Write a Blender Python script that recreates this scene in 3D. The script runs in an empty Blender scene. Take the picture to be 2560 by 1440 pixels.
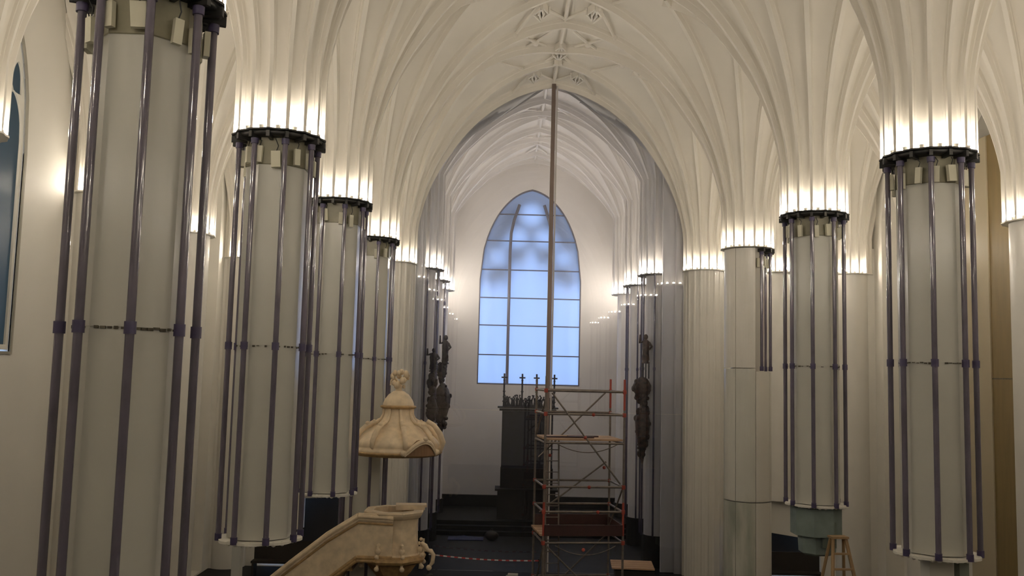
import bpy, bmesh, math, random
from math import pi, sin, cos, radians, sqrt, hypot, atan2
from mathutils import Vector, Matrix
random.seed(7)
SC = bpy.context.scene
COL = SC.collection

# ---------------------------------------------------------------- camera, world, exposure
F_PX, YAW, PIT, ROL, CX, CZ = 2270.1, 0.0107, 0.0958, 0.0249, -1.52, 6.1
cam_d = bpy.data.cameras.new('camera'); cam = bpy.data.objects.new('camera', cam_d); COL.objects.link(cam)
cam_d.sensor_fit = 'HORIZONTAL'; cam_d.sensor_width = 36; cam_d.lens = 36 * F_PX / 2560
cam_d.clip_start = 0.05; cam_d.clip_end = 200
cam.location = (CX, 0, CZ)
_f = Vector((sin(YAW) * cos(PIT), cos(YAW) * cos(PIT), sin(PIT)))
_r = Vector((cos(YAW), -sin(YAW), 0)); _u = _r.cross(_f)
_r2 = _r * cos(ROL) + _u * sin(ROL); _u2 = _r2.cross(_f)
M3 = Matrix((_r2, _u2, -_f)).transposed()
cam.rotation_euler = M3.to_euler()
SC.camera = cam

w = bpy.data.worlds.new('dusk_sky'); SC.world = w; w.use_nodes = True
bg = w.node_tree.nodes['Background']; bg.inputs[0].default_value = (0.40, 0.60, 1.0, 1); bg.inputs[1].default_value = 2.1
SC.cycles.max_bounces = 9; SC.cycles.diffuse_bounces = 7; SC.cycles.glossy_bounces = 4
SC.view_settings.view_transform = 'Standard'; SC.view_settings.look = 'None'
SC.view_settings.exposure = 0.55; SC.view_settings.gamma = 1.0; SC.view_settings.use_curve_mapping = False
LAMP_STRENGTH = 330.0
LAMP_COLOUR = (1.0, 0.90, 0.76)

# ---------------------------------------------------------------- materials
def mat(name, col, rough=0.6, metal=0.0, noise=0.0, nscale=3.0, bump=0.0, col2=None, detail=4.0, stretch=None, spec=0.5):
    m = bpy.data.materials.new(name); m.use_nodes = True
    nt = m.node_tree; b = nt.nodes['Principled BSDF']
    b.inputs['Base Color'].default_value = (*col, 1); b.inputs['Roughness'].default_value = rough
    b.inputs['Metallic'].default_value = metal; b.inputs['Specular IOR Level'].default_value = spec
    if noise or bump or col2:
        tc = nt.nodes.new('ShaderNodeTexCoord'); mp = nt.nodes.new('ShaderNodeMapping')
        nt.links.new(tc.outputs['Object'], mp.inputs[0])
        if stretch: mp.inputs['Scale'].default_value = stretch
        n = nt.nodes.new('ShaderNodeTexNoise'); n.inputs['Scale'].default_value = nscale; n.inputs['Detail'].default_value = detail
        nt.links.new(mp.outputs[0], n.inputs['Vector'])
        r = nt.nodes.new('ShaderNodeValToRGB'); r.color_ramp.elements[0].position = 0.35; r.color_ramp.elements[1].position = 0.68
        c2 = col2 or tuple(max(0, c * (1 - noise)) for c in col)
        r.color_ramp.elements[0].color = (*c2, 1); r.color_ramp.elements[1].color = (*col, 1)
        nt.links.new(n.outputs['Fac'], r.inputs[0]); nt.links.new(r.outputs[0], b.inputs['Base Color'])
        if bump:
            bp = nt.nodes.new('ShaderNodeBump'); bp.inputs['Strength'].default_value = bump; bp.inputs['Distance'].default_value = 0.02
            nt.links.new(n.outputs['Fac'], bp.inputs['Height']); nt.links.new(bp.outputs[0], b.inputs['Normal'])
    return m

PLASTER = mat('vault_plaster', (0.80, 0.765, 0.70), 0.75, noise=0.05, nscale=0.8)
WALLP = mat('wall_plaster', (0.70, 0.675, 0.62), 0.6, noise=0.06, nscale=0.5)
CHANP = mat('chancel_plaster', (0.80, 0.765, 0.72), 0.6, noise=0.08, nscale=0.4)
SHAFT = mat('polished_white_stone', (0.66, 0.635, 0.585), 0.32, noise=0.05, nscale=0.9)
CORE = mat('white_glass_panel', (0.60, 0.595, 0.545), 0.22, noise=0.07, nscale=0.7)
STAIN = mat('dust_stained_panel', (0.62, 0.61, 0.55), 0.4, col2=(0.30, 0.32, 0.27), nscale=0.8, stretch=(3, 3, 0.6))
TUBE = mat('violet_grey_glass_tube', (0.12, 0.105, 0.155), 0.12, noise=0.35, nscale=0.9, spec=0.8, stretch=(1, 1, 1.4))
TUBE.node_tree.nodes['Principled BSDF'].inputs['Coat Weight'].default_value = 0.5
COLLAR = mat('dark_violet_collar', (0.05, 0.04, 0.10), 0.45)
DARKM = mat('dark_bracket_metal', (0.035, 0.035, 0.034), 0.45, metal=0.4)
CREAM = mat('cream_driver_box', (0.60, 0.58, 0.46), 0.55)
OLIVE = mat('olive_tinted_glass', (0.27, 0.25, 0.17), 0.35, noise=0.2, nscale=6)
BLACK = mat('black_cable', (0.01, 0.01, 0.01), 0.5)
DIRT = mat('dirty_joint', (0.16, 0.14, 0.10), 0.8, noise=0.6, nscale=30)
LEDGE = mat('white_ring_ledge', (0.72, 0.70, 0.64), 0.5)
FLOORM = mat('dark_stone_floor', (0.013, 0.014, 0.013), 0.55, noise=0.5, nscale=2.0, spec=0.25)
WAINS = mat('black_wainscot', (0.014, 0.014, 0.012), 0.6, noise=0.3)
PULP = mat('aged_ivory_wood', (0.84, 0.69, 0.49), 0.55, noise=0.22, nscale=5, bump=0.15)
PULPD = mat('worn_gilt_moulding', (0.50, 0.33, 0.15), 0.5, noise=0.35, nscale=9)
STEEL = mat('galvanised_scaffold_tube', (0.20, 0.17, 0.15), 0.45, metal=0.4, noise=0.3, nscale=8)
ORANGE = mat('orange_red_coupler', (0.30, 0.045, 0.03), 0.5)
ORANGED = mat('faded_red_toeboard', (0.035, 0.008, 0.006), 0.6, noise=0.3, nscale=5)
PLANK = mat('scaffold_plank', (0.44, 0.28, 0.17), 0.7, noise=0.35, nscale=6, stretch=(0.6, 6, 1))
WOODP = mat('tan_wood_panel', (0.22, 0.155, 0.06), 0.55, noise=0.12, nscale=2, stretch=(4, 4, 0.5))
LADDER = mat('ladder_wood', (0.34, 0.22, 0.11), 0.6, noise=0.2)
DWOOD = mat('dark_stall_wood', (0.016, 0.012, 0.009), 0.5)
ALTAR = mat('dark_painted_retable', (0.018, 0.018, 0.028), 0.5, col2=(0.008, 0.008, 0.012), nscale=4)
ALTARL = mat('dark_brown_predella', (0.022, 0.016, 0.010), 0.5, col2=(0.012, 0.010, 0.008), nscale=3)
SCULPT = mat('dark_carved_wood', (0.055, 0.045, 0.045), 0.6, col2=(0.014, 0.012, 0.014), nscale=8)
SCULPT2 = mat('brown_carved_wood', (0.13, 0.075, 0.045), 0.6, col2=(0.03, 0.02, 0.015), nscale=8)
FRAME = mat('grey_window_frame', (0.16, 0.155, 0.19), 0.5)
FRAMEW = mat('white_window_tracery', (0.72, 0.70, 0.64), 0.6)
STONE = mat('grey_outer_stone', (0.26, 0.26, 0.28), 0.9)
MAST = mat('brown_grey_mullion', (0.20, 0.155, 0.135), 0.4, metal=0.2)
TEAL = mat('grey_green_wrapping', (0.20, 0.25, 0.24), 0.7, noise=0.2, nscale=4)
TARP = mat('dark_blue_sheet', (0.02, 0.03, 0.10), 0.5)
WHITEM = mat('white_tape', (0.7, 0.68, 0.68), 0.6)
REDM = mat('red_tape', (0.5, 0.05, 0.05), 0.6)
PAPER = mat('pale_paper', (0.45, 0.44, 0.40), 0.8)

def emis(name, col, st):
    m = bpy.data.materials.new(name); m.use_nodes = True; nt = m.node_tree; nt.nodes.clear()
    e = nt.nodes.new('ShaderNodeEmission'); o = nt.nodes.new('ShaderNodeOutputMaterial')
    e.inputs[0].default_value = (*col, 1); e.inputs[1].default_value = st; nt.links.new(e.outputs[0], o.inputs[0]); return m
LAMPM = emis('warm_lamp', LAMP_COLOUR, LAMP_STRENGTH)
LAMPC = emis('warm_chancel_lamp', LAMP_COLOUR, LAMP_STRENGTH * 1.5)

def frosted(name, col):
    m = bpy.data.materials.new(name); m.use_nodes = True; nt = m.node_tree; nt.nodes.clear()
    o = nt.nodes.new('ShaderNodeOutputMaterial'); t = nt.nodes.new('ShaderNodeBsdfTranslucent'); t.inputs[0].default_value = (*col, 1)
    g = nt.nodes.new('ShaderNodeBsdfGlossy'); g.inputs['Roughness'].default_value = 0.3; g.inputs[0].default_value = (1, 1, 1, 1)
    fr = nt.nodes.new('ShaderNodeFresnel'); fr.inputs[0].default_value = 1.3
    mx = nt.nodes.new('ShaderNodeMixShader'); nt.links.new(fr.outputs[0], mx.inputs[0]); nt.links.new(t.outputs[0], mx.inputs[1]); nt.links.new(g.outputs[0], mx.inputs[2])
    nt.links.new(mx.outputs[0], o.inputs[0]); return m
FROST = frosted('frosted_daylight_glass', (0.90, 0.93, 0.97))
BLUEGL = frosted('blue_window_glass', (0.15, 0.185, 0.175))

def clear(name, tint, ior):
    m = bpy.data.materials.new(name); m.use_nodes = True; nt = m.node_tree; nt.nodes.clear()
    o = nt.nodes.new('ShaderNodeOutputMaterial'); t = nt.nodes.new('ShaderNodeBsdfTransparent'); t.inputs[0].default_value = (*tint, 1)
    g = nt.nodes.new('ShaderNodeBsdfGlossy'); g.inputs['Roughness'].default_value = 0.0
    fr = nt.nodes.new('ShaderNodeFresnel'); fr.inputs[0].default_value = ior
    mx = nt.nodes.new('ShaderNodeMixShader'); nt.links.new(fr.outputs[0], mx.inputs[0]); nt.links.new(t.outputs[0], mx.inputs[1]); nt.links.new(g.outputs[0], mx.inputs[2])
    nt.links.new(mx.outputs[0], o.inputs[0]); return m
ACRYL = clear('clear_acrylic', (0.93, 0.94, 0.975), 1.62)

# ---------------------------------------------------------------- mesh helpers
class MB:
    def __init__(s): s.v = []; s.f = []; s.sm = []
    def add(s, vs, fs, smooth=False):
        o = len(s.v); s.v += [tuple(p) for p in vs]
        for f in fs: s.f.append(tuple(i + o for i in f)); s.sm.append(smooth)
        return s
    def box(s, c, d, rz=0.0, top=1.0, rx=0.0):
        R = Matrix.Rotation(rz, 3, 'Z') @ Matrix.Rotation(rx, 3, 'X'); vs = []
        for z in (-.5, .5):
            k = top if z > 0 else 1.0
            for x, y in ((-.5, -.5), (.5, -.5), (.5, .5), (-.5, .5)):
                vs.append(Vector(c) + R @ Vector((x * d[0] * k, y * d[1] * k, z * d[2])))
        return s.add(vs, [(3, 2, 1, 0), (4, 5, 6, 7), (0, 1, 5, 4), (1, 2, 6, 5), (2, 3, 7, 6), (3, 0, 4, 7)])
    def tube(s, pts, r, n=10, cap=True, smooth=True, closed=False):
        P = [Vector(p) for p in pts]; N = len(P); rr = r if isinstance(r, (list, tuple)) else [r] * N
        vs = []; fs = []; prev = None
        for i, p in enumerate(P):
            if closed: t = P[(i + 1) % N] - P[i - 1]
            else: t = (P[min(i + 1, N - 1)] - P[max(i - 1, 0)])
            t.normalize()
            if prev is None:
                a = Vector((0, 0, 1)) if abs(t.z) < .9 else Vector((1, 0, 0)); u = t.cross(a).normalized()
            else: u = (prev - t * prev.dot(t)).normalized()
            prev = u; v = t.cross(u)
            for k in range(n):
                a = 2 * pi * k / n; vs.append(p + (u * cos(a) + v * sin(a)) * rr[i])
        m = N if closed else N - 1
        for i in range(m):
            for k in range(n):
                a = i * n + k; b = i * n + (k + 1) % n; c = ((i + 1) % N) * n + (k + 1) % n; d = ((i + 1) % N) * n + k
                fs.append((a, b, c, d))
        s.add(vs, fs, smooth)
        if cap and not closed:
            s.add([vs[k] for k in range(n)], [tuple(reversed(range(n)))]); s.add([vs[(N - 1) * n + k] for k in range(n)], [tuple(range(n))])
        return s
    def lathe(s, prof, c=(0, 0), n=24, phase=0.0, smooth=True, lobe=None, capt=True):
        # prof: list of (r, z); lobe(theta, i) -> radius multiplier
        vs = []; fs = []
        for i, (r, z) in enumerate(prof):
            for k in range(n):
                a = phase + 2 * pi * k / n; q = r * (lobe(a, i) if lobe else 1)
                vs.append((c[0] + q * cos(a), c[1] + q * sin(a), z))
        for i in range(len(prof) - 1):
            for k in range(n):
                k2 = (k + 1) % n; fs.append((i * n + k, i * n + k2, (i + 1) * n + k2, (i + 1) * n + k))
        s.add(vs, fs, smooth)
        if capt:
            L = (len(prof) - 1) * n
            s.add(vs[:n], [tuple(reversed(range(n)))]); s.add(vs[L:], [tuple(range(n))])
        return s
    def ball(s, c, r, n=10, m=7, sc=(1, 1, 1), rz=0):
        vs = []; fs = []
        for i in range(m + 1):
            t = pi * i / m
            for k in range(n):
                a = 2 * pi * k / n; x, y, z = sin(t) * cos(a) * sc[0], sin(t) * sin(a) * sc[1], cos(t) * sc[2]
                vs.append((c[0] + r * (x * cos(rz) - y * sin(rz)), c[1] + r * (x * sin(rz) + y * cos(rz)), c[2] + r * z))
        for i in range(m):
            for k in range(n): fs.append((i * n + k, (i + 1) * n + k, (i + 1) * n + (k + 1) % n, i * n + (k + 1) % n))
        return s.add(vs, fs, True)
    def build(s, name, m, parent=None, loc=None):
        me = bpy.data.meshes.new(name); me.from_pydata(s.v, [], s.f); me.polygons.foreach_set('use_smooth', s.sm)
        if m: me.materials.append(m)
        me.update(); o = bpy.data.objects.new(name, me); COL.objects.link(o)
        if parent: o.parent = parent
        if loc: o.location = loc
        return o

def tag(o, label, cat, group=None):
    o['label'] = label; o['category'] = cat
    if group: o['group'] = group
    return o
def thing(name, label, cat, loc=(0, 0, 0), rz=0.0, group=None):
    o = bpy.data.objects.new(name, None); COL.objects.link(o); o.location = loc; o.rotation_euler = (0, 0, rz); o.empty_display_size = .2
    return tag(o, label, cat, group)
def struct(o): o['kind'] = 'structure'; return o
def copy_tree(o, loc, rz, label, group=None):
    r = o.copy(); COL.objects.link(r); r.location = loc; r.rotation_euler = (0, 0, rz); r['label'] = label
    if group: r['group'] = group
    for ch in list(o.children):
        c = ch.copy(); COL.objects.link(c); c.parent = r
        for g in list(ch.children):
            d = g.copy(); COL.objects.link(d); d.parent = c
    return r

def plate(outer, holes, to3, thick, name, m, parent=None):
    """flat slab with holes; outlines are 2-D loops, to3(a,b,t) maps them to space at depth t"""
    bm = bmesh.new(); loops = []
    for t in (0.0, thick):
        es = []; lp = []
        for L in [outer] + holes:
            vs = [bm.verts.new(to3(a, b, t)) for a, b in L]; lp.append(vs)
            es += [bm.edges.new((vs[i], vs[(i + 1) % len(vs)])) for i in range(len(vs))]
        bmesh.ops.triangle_fill(bm, edges=es, use_beauty=True); loops.append(lp)
    for A, B in zip(*loops):
        for i in range(len(A)):
            j = (i + 1) % len(A); bm.faces.new((A[i], A[j], B[j], B[i]))
    bmesh.ops.recalc_face_normals(bm, faces=bm.faces)
    me = bpy.data.meshes.new(name); bm.to_mesh(me); bm.free(); me.materials.append(m)
    o = bpy.data.objects.new(name, me); COL.objects.link(o)
    if parent: o.parent = parent
    return o

def lancet(c, hw, z0, zs, za, n=12):
    """pointed-arch loop: centre c, half width hw, sill z0, spring zs, apex za"""
    pts = [(c - hw, z0), (c + hw, z0)]
    for i in range(n + 1):
        t = i / n; x = hw * (1 - t ** 1.0); u = 1 - (x / hw); # from edge to centre
        h = sqrt(max(0, 1 - (1 - u / 1.12) ** 2)) / sqrt(1 - (1 - 1 / 1.12) ** 2)
        pts.append((c + x, zs + (za - zs) * h))
    for i in range(n - 1, -1, -1):
        t = i / n; x = hw * (1 - t); u = 1 - (x / hw)
        h = sqrt(max(0, 1 - (1 - u / 1.12) ** 2)) / sqrt(1 - (1 - 1 / 1.12) ** 2)
        pts.append((c - x, zs + (za - zs) * h))
    return pts

# ---------------------------------------------------------------- layout numbers
HX = 4.97; Y0 = 8.476; SP = 5.1284
ROW = lambda k: Y0 + SP * k
ZR, ZJ, ZB = 9.59, 6.43, 3.65
WX = 10.3; RXS = {-1: -9.86, 1: 9.72}; YE = 29.05; YB = -4.6
R0 = 0.58; VS = 9.95; VB = 5.85; VA = 5.0; VA0 = 0.54; VC0 = -0.08
def Fz(r, a0=VA0):
    s = max(0.0, min(VA, r - a0)); return VS + VB * sqrt(max(0, 1 - (1 - s / VA) ** 2))

nave_sites = [(sx * HX, ROW(k)) for k in range(-2, 5) for sx in (-1, 1)] + [(RXS[sx], ROW(k)) for k in range(-2, 5) for sx in (-1, 1)] + [(sx * 7.36, YE) for sx in (-1, 1)]
CHX = (-4.22, 3.78); CHY = (30.55, 34.25, 38.0)
chan_sites = [(x, y) for y in CHY for x in CHX]

# ---------------------------------------------------------------- fan vaults
def fan_mesh(site, sites, bounds, VA0=VA0, T=30):
    """one fluted shaft rising from its lamp ring and opening into ribs and cells"""
    x0, y0 = site; xa, xb, ya, yb = bounds
    def rmax(a):
        dx, dy = cos(a), sin(a); r = 9.0
        for (x, y) in sites:
            vx, vy = x - x0, y - y0; d2 = vx * vx + vy * vy
            if d2 < 1e-6: continue
            p = vx * dx + vy * dy
            if p > 1e-6: r = min(r, d2 / (2 * p))
        if dx > 1e-6: r = min(r, (xb - x0) / dx)
        if dx < -1e-6: r = min(r, (xa - x0) / dx)
        if dy > 1e-6: r = min(r, (yb - y0) / dy)
        if dy < -1e-6: r = min(r, (ya - y0) / dy)
        return max(r, R0 + 0.02)
    NS = 16; ribp = [(-.060, 0.0), (-.056, .045), (-.044, .055), (-.036, .125), (.036, .125), (.044, .055), (.056, .045), (.060, 0.0)]
    webu = [.12, .3, .5, .7, .88]
    cols = []  # (sector, kind, value, prot)
    for k in range(NS):
        for o, p in ribp: cols.append((k, 'r', o, p))
        for u in webu: cols.append((k, 'w', u, 0))
    nc = len(cols); vs = []; dA = 2 * pi / NS
    # parameter along the rib: angle of the ellipse
    for (k, kind, val, prot) in cols:
        ac = k * dA + (val * dA if kind == 'w' else 0)
        R1 = rmax(ac) + 0.14
        s1 = min(VA, max(0.0, R1 - VA0)); ph1 = math.acos(max(-1, min(1, 1 - s1 / VA)))
        ph0 = math.acos(1 - max(0, R0 - VA0) / VA) * (.999 if VA0 < 0 else 0); ph1 = max(ph1, ph0 + .001)
        rows = [(R0, ZR), (R0, ZR + .18)]
        for j in range(T + 1):
            ph = ph0 + (ph1 - ph0) * (j / T); r = VA0 + VA * (1 - cos(ph)); z = VS + VB * sin(ph)
            if R1 > VA0 + VA and j == T: r = R1
            rows.append((r, z))
        for j, (r, z) in enumerate(rows):
            if r < R0: r = R0 + (0 if r < R0 else 0)
            # normal to the curve, pointing to the hall
            if j + 1 < len(rows): tr, tz = rows[j + 1][0] - rows[j][0], rows[j + 1][1] - rows[j][1]
            else: tr, tz = rows[j][0] - rows[j - 1][0], rows[j][1] - rows[j - 1][1]
            L = hypot(tr, tz) or 1; nr, nz = tz / L, -tr / L
            rr = max(r, R0); sect = rr * dA; grow = min(1.15, 0.62 + 0.42 * (rr - R0) / 0.5)
            if kind == 'r':
                a = k * dA + val * grow / rr; d = prot * (0.85 + 1.15 * min(1, (rr - R0) / .9))
            else:
                e = .060 * grow / rr; a = k * dA + e + (dA - 2 * e) * val
                d = -min(.05, .21 * (sect - .120 * grow)) * sin(pi * val) ** .7
            q = rr + nr * d; vs.append((x0 + q * cos(a), y0 + q * sin(a), z + nz * d))
    nr_ = T + 3; fs = []
    for c in range(nc):
        c2 = (c + 1) % nc
        for j in range(nr_ - 1): fs.append((c * nr_ + j, c2 * nr_ + j, c2 * nr_ + j + 1, c * nr_ + j + 1))
    b = MB(); b.add(vs, fs, True)
    for c in range(nc):
        if cols[c][1] == 'r' and c + 1 < nc and cols[c + 1][1] == 'r':
            for j in range(nr_ - 1): b.sm[c * (nr_ - 1) + j] = False
    return b

def add_fan(site, sites, bounds, m, a0=VA0):
    b = fan_mesh(site, sites, bounds, a0)
    return struct(b.build('ceiling', m))
NB = (-WX, WX, YB, YE)
for s in nave_sites: add_fan(s, nave_sites, NB, PLASTER)
CB = (-4.75, 4.3, YE + .4, 40.0)
for s in chan_sites: add_fan(s, chan_sites, CB, CHANP, VC0)

# ridge ribs and star ribs near the crowns
def zweb(x, y, sites): return Fz(min(hypot(x - a, y - b) for a, b in sites), VC0 if sites is chan_sites else VA0)
def rib_line(mb, a, b, sites, w=.055, drop=.05, n=10):
    pts = []
    for i in range(n + 1):
        x = a[0] + (b[0] - a[0]) * i / n; y = a[1] + (b[1] - a[1]) * i / n; pts.append((x, y, zweb(x, y, sites) - drop))
    mb.tube(pts, w, n=6, smooth=False)
star = MB(); bosses = MB()
for k in range(-2, 4):
    yc = ROW(k) + SP / 2
    rib_line(star, (0, ROW(k)), (0, ROW(k) + SP), nave_sites, n=14)
    for sx in (-1, 1):
        rib_line(star, (sx * 7.36, ROW(k)), (sx * 7.36, ROW(k) + SP), nave_sites, n=14, w=.045)
        # net of short ribs: lozenges round each crown
        A = (0, yc); B = (sx * .75, yc - 1.25); C_ = (0, ROW(k) + .15); D = (sx * .75, yc + 1.25); E_ = (0, ROW(k + 1) - .15); G = (sx * 1.9, yc); 
        H1 = (sx * 2.5, yc - 1.45); H2 = (sx * 2.5, yc + 1.45); I = (sx * 3.3, yc)
        J1 = (sx * 1.35, ROW(k)); J2 = (sx * 1.35, ROW(k + 1))
        for p, q in ((A, B), (B, C_), (A, D), (D, E_), (B, G), (D, G), (B, J1), (D, J2), (A, G)):
            rib_line(star, p, q, nave_sites, n=7, w=.045)
        for p in (A, B, D, G, J1, C_):
            z = zweb(p[0], p[1], nave_sites) - .06
            bosses.lathe([(.02, z - .10), (.07, z - .09), (.10, z - .03), (.10, z + .05)], c=p, n=10)
        # clusters of short fins, with narrow pockets between them
        nodes = [((sx * .70, yc + 1.12), 0), ((sx * .68, yc + 1.95), pi)] + ([((0, yc - .95), 0), ((0, yc + .25), pi)] if sx > 0 else [])
        for (nx, ny), base in nodes:
            for da in (-.42, -.14, .14, .42):
                dx, dy = sin(base + da), cos(base + da); zc = zweb(nx, ny, nave_sites)
                cx_, cy_ = nx + dx * .27, ny + dy * .27
                bosses.box((cx_, cy_, zweb(cx_, cy_, nave_sites) - .10), (.045, .46, .20), -atan2(dx, dy))
        # aisle net
        a0 = (sx * 7.36, yc)
        for p in ((sx * 6.5, yc - .9), (sx * 6.5, yc + .9), (sx * 8.2, yc - .9), (sx * 8.2, yc + .9)):
            rib_line(star, a0, p, nave_sites, n=5, w=.04); rib_line(star, p, (sx * 7.36, yc + (1.9 if p[1] > yc else -1.9)), nave_sites, n=5, w=.04)
for k in range(-1, 5):   # transverse ridges
    pass
struct(star.build('ceiling', PLASTER)); struct(bosses.build('ceiling', PLASTER))
cst = MB(); cxm = (CHX[0] + CHX[1]) / 2
rib_line(cst, (cxm, YE + .5), (cxm, 40), chan_sites, n=24)
for yc in (32.4, 36.1, 39.2):
    for sx in (-1, 1):
        for p, q in (((cxm, yc), (cxm + sx * .7, yc - .9)), ((cxm + sx * .7, yc - .9), (cxm, yc - 1.8)), ((cxm, yc), (cxm + sx * 1.6, yc)), ((cxm + sx * 1.6, yc), (cxm + sx * .7, yc - .9))):
            rib_line(cst, p, q, chan_sites, n=6, w=.045)
struct(cst.build('ceiling', CHANP))

# ---------------------------------------------------------------- walls and floor
fl = MB(); fl.box((0, 18, -.1), (24, 52, .2)); struct(fl.build('floor', FLOORM))
rf = MB(); rf.box((0, 18, 17.1), (24, 52, .2)); struct(rf.build('ceiling', WALLP))  # unseen slab above the vaults, added to stop sky light leaking in
ZT = 17.0
# side walls: one pointed niche per bay, window in the bay beyond the second left respond
nL = []
for k in range(-1, 4):
    yc = ROW(k) + SP / 2
    if k == 1: nL.append(lancet(15.45, .92, 6.30, 9.9, 12.45))
    elif k == 3: nL.append(lancet(26.3, 1.68, 0.05, 11.2, 13.1))
    else: nL.append(lancet(yc, 1.45, 0.05, 11.2, 13.1))
outer = [(YB, 0), (YE + .2, 0), (YE + .2, ZT), (YB, ZT)]
struct(plate(outer, nL, lambda a, b, t: (-WX - t, a, b), .55, 'wall_left', WALLP))
struct(plate(outer, [n for i, n in enumerate(nL) if i not in (1, 2)] + [lancet(ROW(1) + SP / 2, 1.45, .05, 11.2, 13.1)], lambda a, b, t: (WX + t, a, b), .55, 'wall_right', WALLP))
for sx, nm in ((-1, 'wall_left'), (1, 'wall_right')):      # backs of the niches
    b = MB()
    for k in range(-1, 4):
        if sx < 0 and k == 1: continue
        yc = ROW(k) + SP / 2; b.box((sx * (WX + .6), yc, 7), (.1, 4.2, 14))
    struct(b.build(nm, WALLP))
# window in the left wall
wf = struct(plate(lancet(15.45, .90, 6.33, 9.9, 12.42), [lancet(15.45 + .44, .38, 6.42, 10.1, 10.95), lancet(15.45 - .44, .38, 6.42, 10.1, 10.95),
      lancet(15.45 + .55, .17, 10.92, 11.05, 11.5), lancet(15.45 - .55, .17, 10.92, 11.05, 11.5), lancet(15.45 + .22, .12, 11.45, 11.6, 11.98), lancet(15.45 - .22, .12, 11.45, 11.6, 11.98)], lambda a, b, t: (-WX - .02 - t, a, b), .06, 'window_1', FRAMEW))
plate(lancet(15.45, .89, 6.35, 9.9, 12.4), [], lambda a, b, t: (-WX - .06 - t, a, b), .01, 'window_pane', BLUEGL, wf)
def lancet_trim(c, hw, z0, zs, za, to3, wd, th, name, m, parent):
    return plate(lancet(c, hw + wd, z0 - wd, zs, za + wd * 1.4), [lancet(c, hw, z0, zs, za)], to3, th, name, m, parent)
lancet_trim(15.45, .92, 6.30, 9.9, 12.45, lambda a, b, t: (-WX + .03 - t, a, b), .05, .05, 'window_moulding', mat('grey_window_moulding', (.30, .28, .23), .6), wf)
# end walls of the aisles and the chancel arch
archL = []
for i in range(0, 25):
    x = -4.33 + 4.33 * i / 24; archL.append((x, min(Fz(HX + x if x > -HX else 0), 15.68) - .03))
arch = [(-4.33, 0.0)] + archL + [(-x, z) for x, z in reversed(archL[:-1])] + [(4.33, 0.0)]
outer = [(-WX - .2, 0), (-4.33, 0)] + archL + [(-x, z) for x, z in reversed(archL[:-1])] + [(4.33, 0), (WX + .2, 0), (WX + .2, ZT), (-WX - .2, ZT)]
dr = [[(-9.0, .02), (-5.85, .02), (-5.85, 2.2), (-7.6, 2.1), (-7.6, 1.15), (-9.0, 1.05)], [(5.9, .02), (8.7, .02), (8.7, 1.15), (5.9, 1.55)]]
struct(plate(outer, dr, lambda a, b, t: (a, YE + t, b), .4, 'wall_chancel_arch', WALLP))
b = MB(); b.box((-7.4, YE + .95, 1.2), (3.6, .1, 2.6)); b.box((7.3, YE + .95, 1.2), (3.2, .1, 2.6)); struct(b.build('wall_passage', DWOOD))  # near-black backing: darkness of the space beyond the openings put into its colour
b = MB(); b.box((0, YB - .1, 8.5), (2 * WX, .2, 17)); struct(b.build('wall_organ_end', WALLP))
# chancel
CWL, CWR = -4.55, 4.12
struct(MB().box((CWL - .1, 34.7, 8.5), (.2, 10.9, 17)).build('wall_chancel_left', CHANP))
struct(MB().box((CWR + .1, 34.7, 8.5), (.2, 10.9, 17)).build('wall_chancel_right', CHANP))
WC = -.285; WHW = 2.25
win = lancet(WC, WHW, 5.68, 10.3, 14.4, 16)
struct(plate([(CWL - .2, 0), (CWR + .2, 0), (CWR + .2, ZT), (CWL - .2, ZT)], [win], lambda a, b, t: (a, 40 + t, b), .3, 'wall_chancel_end', CHANP))
wf = struct(plate(lancet(WC, WHW, 5.68, 10.3, 14.4, 16), [lancet(WC, WHW - .05, 5.74, 10.3, 14.33, 16)], lambda a, b, t: (a, 40.02 + t, b), .08, 'window_2', FRAME))
plate(lancet(WC, WHW - .02, 5.7, 10.3, 14.37, 16), [], lambda a, b, t: (a, 40.14 + t, b), .01, 'window_pane', FROST, wf)
def w_at(z):
    if z <= 10.3: return WHW
    h = (z - 10.3) / 4.1 * sqrt(1 - (1 - 1 / 1.12) ** 2); return WHW * (1 - 1.12 * (1 - sqrt(max(0, 1 - h * h))))
mb = MB()
for z in (6.98, 8.28, 9.5, 10.75, 12.05, 13.25): mb.box((WC, 40.06, z), (2 * w_at(z) - .04, .05, .05))
mb.build('glazing_bar', FRAME, wf)
for sx in (-1, 1):
    q = [(WC + sx * .93, 40.05, 5.72), (WC + sx * .93, 40.05, 11.6), (WC + sx * .90, 40.05, 12.4), (WC + sx * .78, 40.05, 13.0), (WC + sx * .55, 40.05, 13.7)]
    MB().tube(q, .075, n=6, smooth=False).build('mullion', FRAME, wf)
# older stone tracery standing outside the frosted glass
def disc_loop(cx, cz, r, n=20): return [(cx + r * cos(2 * pi * i / n), cz + r * sin(2 * pi * i / n)) for i in range(n)]
holes = [disc_loop(WC, 13.25, .48), disc_loop(WC - .58, 12.2, .42), disc_loop(WC + .58, 12.2, .42), disc_loop(WC - 1.45, 11.3, .36), disc_loop(WC + 1.45, 11.3, .36),
         disc_loop(WC - 1.1, 11.95, .2, 12), disc_loop(WC + 1.1, 11.95, .2, 12), disc_loop(WC - 1.95, 10.75, .18, 12), disc_loop(WC + 1.95, 10.75, .18, 12),
         lancet(WC, .28, 5.7, 11.0, 11.75, 6)]
for c in (-1.98, -1.3): holes += [lancet(WC + c, .27, 5.7, 9.6, 10.35, 6), lancet(WC - c, .27, 5.7, 9.6, 10.35, 6)]
for c in (-.64,): holes += [lancet(WC + c, .25, 5.7, 10.4, 11.2, 6), lancet(WC - c, .25, 5.7, 10.4, 11.2, 6)]
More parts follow.
